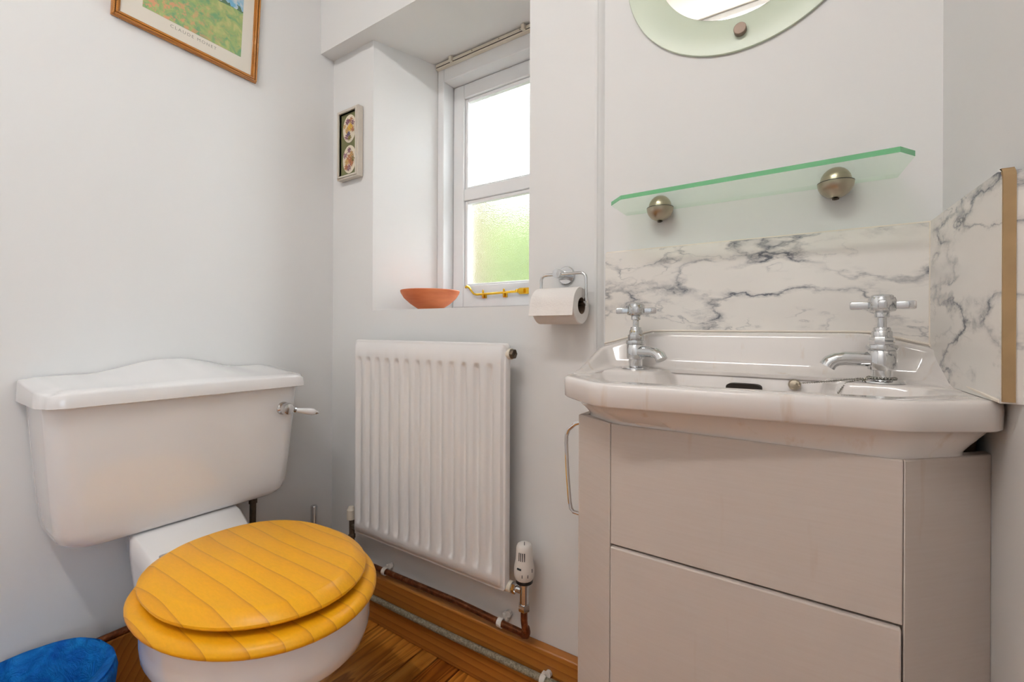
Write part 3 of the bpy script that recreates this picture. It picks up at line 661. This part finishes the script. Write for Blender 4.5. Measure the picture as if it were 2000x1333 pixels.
def tap(loc, spin, hspin, label, aged):
    t = thing('basin_tap', loc, label, 'tap', 'pillar taps on the basin')
    L = Vector(loc); M = Matrix.Translation(L) @ Matrix.Rotation(spin, 4, 'Z'); H = Matrix.Translation(L) @ Matrix.Rotation(hspin, 4, 'Z')
    am = 'aged_chrome' if aged else 'chrome'
    MB().lathe([(.0275, 0), (.027, .002), (.022, .0045), (.0135, .0055)], n=32).xf(M).build('flange', 'chrome', t)
    b = MB().lathe([(.0135, .004), (.0135, .018), (.017, .019), (.018, .024), (.018, .046), (.0165, .048)], n=28)
    b.tube([(0, 0, .034), (.018, 0, .034), (.034, 0, .0345), (.046, 0, .0345), (.056, 0, .0330), (.064, 0, .0285), (.0685, 0, .021)], [.0118, .0112, .0108, .0106, .0108, .0110, .0112], 18)
    b.xf(M).build('body', 'chrome', t, angle=50)
    c = MB().lathe([(.0165, .047), (.0192, .049), (.0198, .0525), (.0188, .056), (.014, .057)], n=28).lathe([(.0150, .056), (.0155, .058), (.0155, .066), (.0148, .0675)], n=8)
    c.lathe([(.0128, .066), (.0128, .075), (.0118, .077)], n=24).lathe([(.0108, .076), (.0108, .081), (.0098, .0825)], n=24).lathe([(.006, .081), (.006, .100)], n=16).lathe([(.0082, .097), (.0092, .098), (.0092, .104), (.0082, .107)], n=20)
    c.xf(M).build('headwork', am, t, angle=40)
    hd_ = MB().lathe([(.010, .105), (.0162, .107), (.0172, .110), (.0172, .123), (.0160, .127), (.0140, .1275), (.0138, .1295), (.0120, .1312), (0, .132)], n=28).xf(H).build('handle_hub', am, t, angle=40)
    for k in range(4):
        R4 = H @ Matrix.Rotation(k*PI/2, 4, 'Z')
        rr_ = [[(x, y, z) for (y, z) in [(wy*math.copysign(abs(math.cos(a))**.35, math.cos(a)), .1155+wz*math.copysign(abs(math.sin(a))**.35, math.sin(a))) for a in [2*PI*i/16 for i in range(16)]]] for x, wy, wz in ((.012, .0045, .0052), (.024, .0048, .0060), (.036, .0052, .0064), (.0385, .0045, .0055), (.0392, .002, .003))]
        MB().loft(rr_).xf(R4).build('handle_arm', 'chrome', t, angle=50)
    return t
tap((1.101, -.066, .8012), math.radians(-28), math.radians(20), 'chrome pillar tap with limescale-stained neck, the one nearer the toilet roll', True)
tap((1.484, -.084, .8012), math.radians(180+8), math.radians(-4), 'clean chrome cross-head pillar tap with a bead chain around its base', False)

ch = thing('plug_chain', (1.40, -.08, .80), 'steel bead chain and stay leading from the basin wall to the tap base', 'chain')
MB().lathe([(.0095, 0), (.0095, .004), (.007, .008), (0, .009)], (1.372, -.058, .7865), (0, -1, .15), 20).sphere((1.378, -.069, .790), .0035).build('stay', 'nickel', ch)
def beads(pts, step=.0034, r=.0015):
    b_ = MB(); P = [Vector(p) for p in pts]; L_ = [0]
    for i in range(len(P)-1): L_.append(L_[-1]+(P[i+1]-P[i]).length)
    s_ = 0; i = 0
    while s_ < L_[-1]:
        while L_[i+1] < s_: i += 1
        p = P[i].lerp(P[i+1], (s_-L_[i])/(L_[i+1]-L_[i])); b_.sphere(p, r, 6, 4); s_ += step
    b_.tube(pts, .0005, 5); return b_
loop = [(1.484+.0165*math.cos(math.radians(a)), -.084+.0165*math.sin(math.radians(a)), .8075) for a in range(150, 400, 12)]
c1 = [(1.378, -.070, .791), (1.40, -.078, .7945), (1.43, -.088, .8005), (1.452, -.092, .805), (1.470, -.094, .8075)]
beads(c1).build('chain_strand', 'chain_steel', ch); beads(loop, .0042, .002).build('chain_loop', 'chain_steel', ch)
beads([(1.468, -.092, .806), (1.452, -.104, .8035), (1.440, -.112, .800), (1.430, -.120, .785), (1.425, -.127, .76), (1.40, -.14, .71)]).build('chain_drop', 'chain_steel', ch)

# ------------------------------------------------------------------ marble upstands
m1 = thing('marble_upstand', (1.28, .01, .80), 'white marble slab with grey veins on the wall behind the basin taps', 'splashback')
MB().box(1.006, 1.5545, .004, .015, .80, 1.051).build('slab', 'marble_back', m1, bevel=.001)
MB().tube([(1.005, .013, .85), (1.005, .013, 1.0505), (1.006, .013, 1.0525), (1.553, .013, 1.0525)], .0022, 8).build('sealant_bead', 'sealant', m1)
MB().tube([(1.5525, .003, .858), (1.5525, .003, 1.052)], .0030, 8).build('corner_bead', 'sealant', m1)
m2 = thing('marble_return', (1.572, -.13, .80), 'narrow marble slab with a raw tan edge on the side wall by the basin', 'splashback')
def slabprof(y0, y1, z0, z1, r, x):
    return [(x, y1, z0), (x, y1, z1)]+[(x, y0+r-r*math.sin(math.radians(a)), z1-r+r*math.cos(math.radians(a))) for a in range(0, 91, 15)]+[(x, y0, z0)]
def lean(o, x0): o.v = [(x+DX(y)-.017 if x < .5 else DX(y)-.0065*x0, y, z) for x, y, z in o.v]; return o
lean(MB().loft([slabprof(-.265, .004, .801, 1.052, .012, 0), slabprof(-.265, .004, .801, 1.052, .012, 1)]), 0).build('slab', 'marble_side', m2, angle=60)
lean(MB().loft([slabprof(-.2675, -.262, .803, 1.0535, .010, 0.0005), slabprof(-.2675, -.262, .803, 1.0535, .010, 1)]), 1).build('raw_edge', 'tan_board', m2, angle=60)

# ------------------------------------------------------------------ glass shelf
gs = thing('glass_shelf', (1.28, -.04, 1.131), 'green-edged glass shelf with clipped corners on two round brackets', 'shelf')
MB().prism([(1.512, .013), (1.052, .013), (1.054, -.082), (1.086, -.114), (1.500, -.124), (1.520, -.092)], 1.131, 1.139, 0, [0, 0, 1, 1, 1, 0]).build('glass_plate', ['shelf_glass', 'glass_edge'], gs, smooth=False)
for x in (1.1325, 1.4285):
    y = -.012; R_ = .0265
    lo = MB().lathe([(R_*math.cos(math.radians(a)), -R_*math.sin(math.radians(a))) for a in (0, 8, 20, 32, 45, 58, 70, 80, 90)], (x, y, 1.1305), n=32)
    br = lo.build('bracket', 'nickel', gs, angle=40)
    MB().lathe([(R_, 0), (R_, .0012)], (x, y, 1.1300), n=32).build('gasket', 'black_plastic', br)
    MB().lathe([(R_*.86*math.cos(math.radians(a)), R_*.95*math.sin(math.radians(a))) for a in (0, 12, 25, 40, 55, 70, 82, 90)], (x, y, 1.1316), n=32).build('bracket_cap', 'nickel', br, angle=40)
    MB().lathe([(.005, 0), (.005, .0015), (.003, .0015), (.003, -.001), (0, -.001)], (x, y, 1.1035), (0, 0, -1), 14).build('grub_screw', 'dull_pipe', br)

# ------------------------------------------------------------------ round mirror
mi = thing('wall_mirror', (1.278, .01, 1.42), 'round mirror with a pale green frosted glass border on the basin wall', 'mirror')
mc = (1.278, .0145, 1.645)
MB().lathe([(0, 0), (.2245, 0), (.2253, .0008), (.2253, .0047), (.2245, .0055), (.1600, .0055), (.1590, .0050), (0, .0050)], mc, (0, -1, 0), 96).build('frosted_border', 'frosted_border', mi, angle=30)
MB().lathe([(.1588, .0050), (.1588, .0056), (0, .0056)], mc, (0, -1, 0), 96).build('mirror_glass', 'mirror_silver', mi, angle=30)
for zz in (1.456, 1.834):
    MB().lathe([(.0105, 0), (.0112, .001), (.0112, .0105), (.0102, .0115), (0, .0115)], (1.2785, .0095, zz), (0, -1, 0), 28).build('fixing_cap', 'brown_screw', mi)

# ------------------------------------------------------------------ toilet roll and holder
th = thing('toilet_roll_holder', (.92, 0, 1.005), 'chrome wire toilet roll holder fixed to the wall right of the window', 'roll holder')
MB().lathe([(.0215, 0), (.0215, .005), (.020, .0065), (0, .0065)], (.912, 0, 1.006), (0, -1, 0), 32).build('wall_plate', 'chrome', th)
MB().lathe([(.0095, 0), (.0095, .030), (.0105, .031), (.0105, .046), (.0100, .047), (0, .0475)], (.912, -.006, 1.006), (0, -1, 0), 24).build('post', 'chrome', th)
yh = -.045; pth = [(.868, yh, .935)]+[(.868, yh, .985)]+[(.868+.014-.014*math.cos(math.radians(a)), yh, .992+.012*math.sin(math.radians(a))) for a in (15, 35, 55, 75, 90)]+[(.968, yh, 1.0045)]+[(.968+.014*math.sin(math.radians(a)), yh, .9905+.014*math.cos(math.radians(a))) for a in (20, 40, 60, 80, 90)]+[(.982, yh, .937)]
MB().tube(pth, .0036, 12).build('wire', 'chrome', th)
MB().tube([(.984, yh, .936), (.965, yh, .936)], .006, 14).tube([(.965, yh, .936), (.872, yh, .936)], .0045, 12).build('spindle', 'chrome', th)
ro = thing('toilet_roll', (.92, -.055, .89), 'white toilet roll hanging on the chrome holder', 'toilet roll')
rc = Vector((.868, -.050, .931)); Rr = .0405
tr_ = MB()
tr_.lathe([(.0185, 0), (Rr-.002, 0), (Rr, .002), (Rr, .104), (Rr-.002, .106), (.0185, .106)], rc, (1, 0, 0), 40)
tr_.f = [f for f in tr_.f if len(f) == 4]; tr_.mi = [0]*len(tr_.f)
plain('tissue', '#efe9e4', .9, bump=.5, scale=60)
body = tr_.build('paper', 'tissue', ro, angle=40)
MB().loft([[(rc.x+h, rc.y+r*math.cos(2*PI*i/24), rc.z+r*math.sin(2*PI*i/24)) for i in range(24)] for r, h in ((.0186, .001), (.0186, .105), (.0172, .105), (.0172, .001), (.0186, .001))], False, False).build('core', 'cardboard', ro)
sh = []
for i in range(14):
    t = i/13
    if t < .6:
        a = math.radians(95+85*t/.6); p = (rc.y+(Rr+.0015)*math.cos(a), rc.z+(Rr+.0015)*math.sin(a))
    else:
        u = (t-.6)/.4; p = (rc.y-Rr-.0015-.004*u, rc.z-.022*u)
    sh.append([(rc.x-.003*t, p[0], p[1]), (rc.x+.106, p[0], p[1]), (rc.x+.106, p[0]+.0006, p[1]-.0004), (rc.x-.003*t, p[0]+.0006, p[1]-.0004)])
MB().loft(sh).build('loose_sheet', 'tissue', ro, angle=60)

# ------------------------------------------------------------------ pressed flower frame
pf = thing('pressed_flower_frame', (.112, 0, 1.37), 'small ivory frame with two ovals of pressed flowers on olive card', 'picture frame')
fx0, fx1, fz0, fz1, fy = .052, .163, 1.378, 1.610, -.026
bw = .0115; b = MB()
for k, (ins, dep) in enumerate(((0, -.022), (.005, -.026))):
    b.box(fx0+ins, fx0+bw, dep, -.002, fz0+ins, fz1-ins).box(fx1-bw, fx1-ins, dep, -.002, fz0+ins, fz1-ins).box(fx0+bw, fx1-bw, dep, -.002, fz0+ins, fz0+bw).box(fx0+bw, fx1-bw, dep, -.002, fz1-bw, fz1-ins)
b.build('frame', 'frame_ivory', pf, bevel=.0015)
MB().box(fx0+.012, fx1-.012, -.014, -.003, fz0+.012, fz1-.012).build('card', 'olive_card', pf)
pcx = (fx0+fx1)/2+.002
def petals(c, r, n, lw, mat, parent, y, rnd=.2):
    b = MB()
    for k in range(n):
        a = 2*PI*k/n+random.uniform(-rnd, rnd); L_ = r*random.uniform(.8, 1.1)
        u = Vector((math.cos(a), 0, math.sin(a))); v = Vector((-math.sin(a), 0, math.cos(a)))
        pts = [Vector((c[0], y, c[1]))+u*L_*t+v*lw*w_ for t, w_ in ((.1, 0), (.45, .5), (.8, .42), (1, 0), (.8, -.42), (.45, -.5))]
        b.loft([[tuple(p) for p in pts], [tuple(p+Vector((0, -.0006-.0003*random.random(), 0))) for p in pts]])
    return b.build('pressed_flower', mat, parent, smooth=False)
for oi, oz in enumerate((1.545, 1.443)):
    ov_ = MB().loft([[(pcx+.0345*math.cos(2*PI*i/40), yy, oz+.0465*math.sin(2*PI*i/40)) for i in range(40)] for yy in (-.0135, -.0152)]).build('oval_card', 'cream_card', pf)
    y = -.0152
    if oi == 0:
        spec = [((.004, .004), .015, 14, .005, 'yellow_petal'), ((-.012, -.004), .011, 10, .004, 'tan_petal'), ((-.008, .024), .013, 8, .004, 'purple_petal'), ((.010, .027), .012, 7, .003, 'rust_petal'), ((-.002, -.018), .009, 6, .005, 'violet_petal'), ((.003, -.031), .010, 7, .003, 'leaf_dry'), ((-.013, -.026), .011, 6, .004, 'purple_petal'), ((.020, -.008), .010, 7, .003, 'rust_petal'), ((-.022, .010), .009, 6, .003, 'tan_petal'), ((.022, .014), .010, 6, .003, 'purple_petal')]
    else:
        spec = [((0, .002), .018, 12, .005, 'rust_petal'), ((-.013, -.008), .013, 10, .004, 'tan_petal'), ((0, .030), .012, 8, .003, 'purple_petal'), ((.012, .014), .012, 8, .004, 'tan_petal'), ((.012, -.014), .013, 8, .004, 'rust_petal'), ((0, -.028), .013, 8, .003, 'purple_petal'), ((-.014, -.026), .011, 7, .004, 'rust_petal'), ((-.018, .014), .011, 7, .003, 'purple_petal'), ((.022, -.002), .010, 6, .003, 'leaf_dry')]
    for q, (c, r, n, lw, mt) in enumerate(spec): petals((pcx+c[0], oz+c[1]), r, n, lw, mt, ov_, y-.0004*q)

# ------------------------------------------------------------------ framed print
fp = thing('framed_print', (.0, -.435, 1.62), 'wood framed landscape print with wide cream mount hanging crooked on the wall', 'picture')
W_, H_ = .337, .40; c0 = (-.2675, 1.611)   # bottom right corner
Rt = Matrix.Translation((0, c0[0], c0[1])) @ Matrix.Rotation(math.radians(-2.6), 4, 'X') @ Matrix.Translation((0, -c0[0], -c0[1]))
ya, yb, za, zb = c0[0]-W_, c0[0], c0[1], c0[1]+H_
b = MB(); fw = .0165
for ins, e0, dep in ((0, .0165, .010), (.0015, .0055, .0165), (.0075, .0125, .0155)):
    b.box(.003, dep, ya+ins, ya+e0, za+ins, zb-ins).box(.003, dep, yb-e0, yb-ins, za+ins, zb-ins).box(.003, dep, ya+e0, yb-e0, za+ins, za+e0).box(.003, dep, ya+e0, yb-e0, zb-e0, zb-ins)
b.xf(Rt).build('frame', 'frame_wood', fp, bevel=.0012)
MB().box(.003, .0075, ya+.015, yb-.015, za+.015, zb-.015).xf(Rt).build('mount', 'mat_card', fp)
MB().box(.0072, .0079, ya+.059, yb-.046, za+.056, zb-.052).xf(Rt).build('print', 'meadow_print', fp)
tc_ = bpy.data.curves.new('lettering', 'FONT'); tc_.body = 'CLAUDE MONET'; tc_.size = .0115; tc_.align_x = 'CENTER'; tc_.space_character = 1.35
to = bpy.data.objects.new('lettering_curve', tc_); COL.objects.link(to)
bpy.context.view_layer.update()
tm = bpy.data.meshes.new_from_object(to.evaluated_get(bpy.context.evaluated_depsgraph_get())); bpy.data.objects.remove(to)
# text x runs along +y, text y runs up, facing +x
Mx = Rt @ Matrix.Translation((.0078, (ya+yb)/2+.004, za+.040)) @ Matrix(((0, 0, 1, 0), (1, 0, 0, 0), (0, 1, 0, 0), (0, 0, 0, 1)))
tm.transform(Mx); tm.materials.clear(); tm.materials.append(MT['ink'])
lo = bpy.data.objects.new('lettering', tm); COL.objects.link(lo); lo.parent = fp; lo.location = tuple(-c for c in fp.location)

# ------------------------------------------------------------------ ceiling lamp (behind and above the camera)
cl_ = thing('ceiling_lamp', (1.0, -1.36, ZC), 'twin tube strip light on the ceiling above the doorway end of the room', 'lamp')
MB().box(.50, 1.50, -1.42, -1.30, ZC-.03, ZC).build('lamp_base', 'white_gloss', cl_, bevel=.004)
for y in (-1.395, -1.325):
    MB().tube([(.53, y, ZC-.055), (1.47, y, ZC-.055)], .019, 14).build('tube', 'lamp_glass', cl_)
for x in (.505, 1.495): MB().box(x-.012, x+.012, -1.42, -1.30, ZC-.08, ZC-.03).build('tube_holder', 'white_gloss', cl_, bevel=.003)
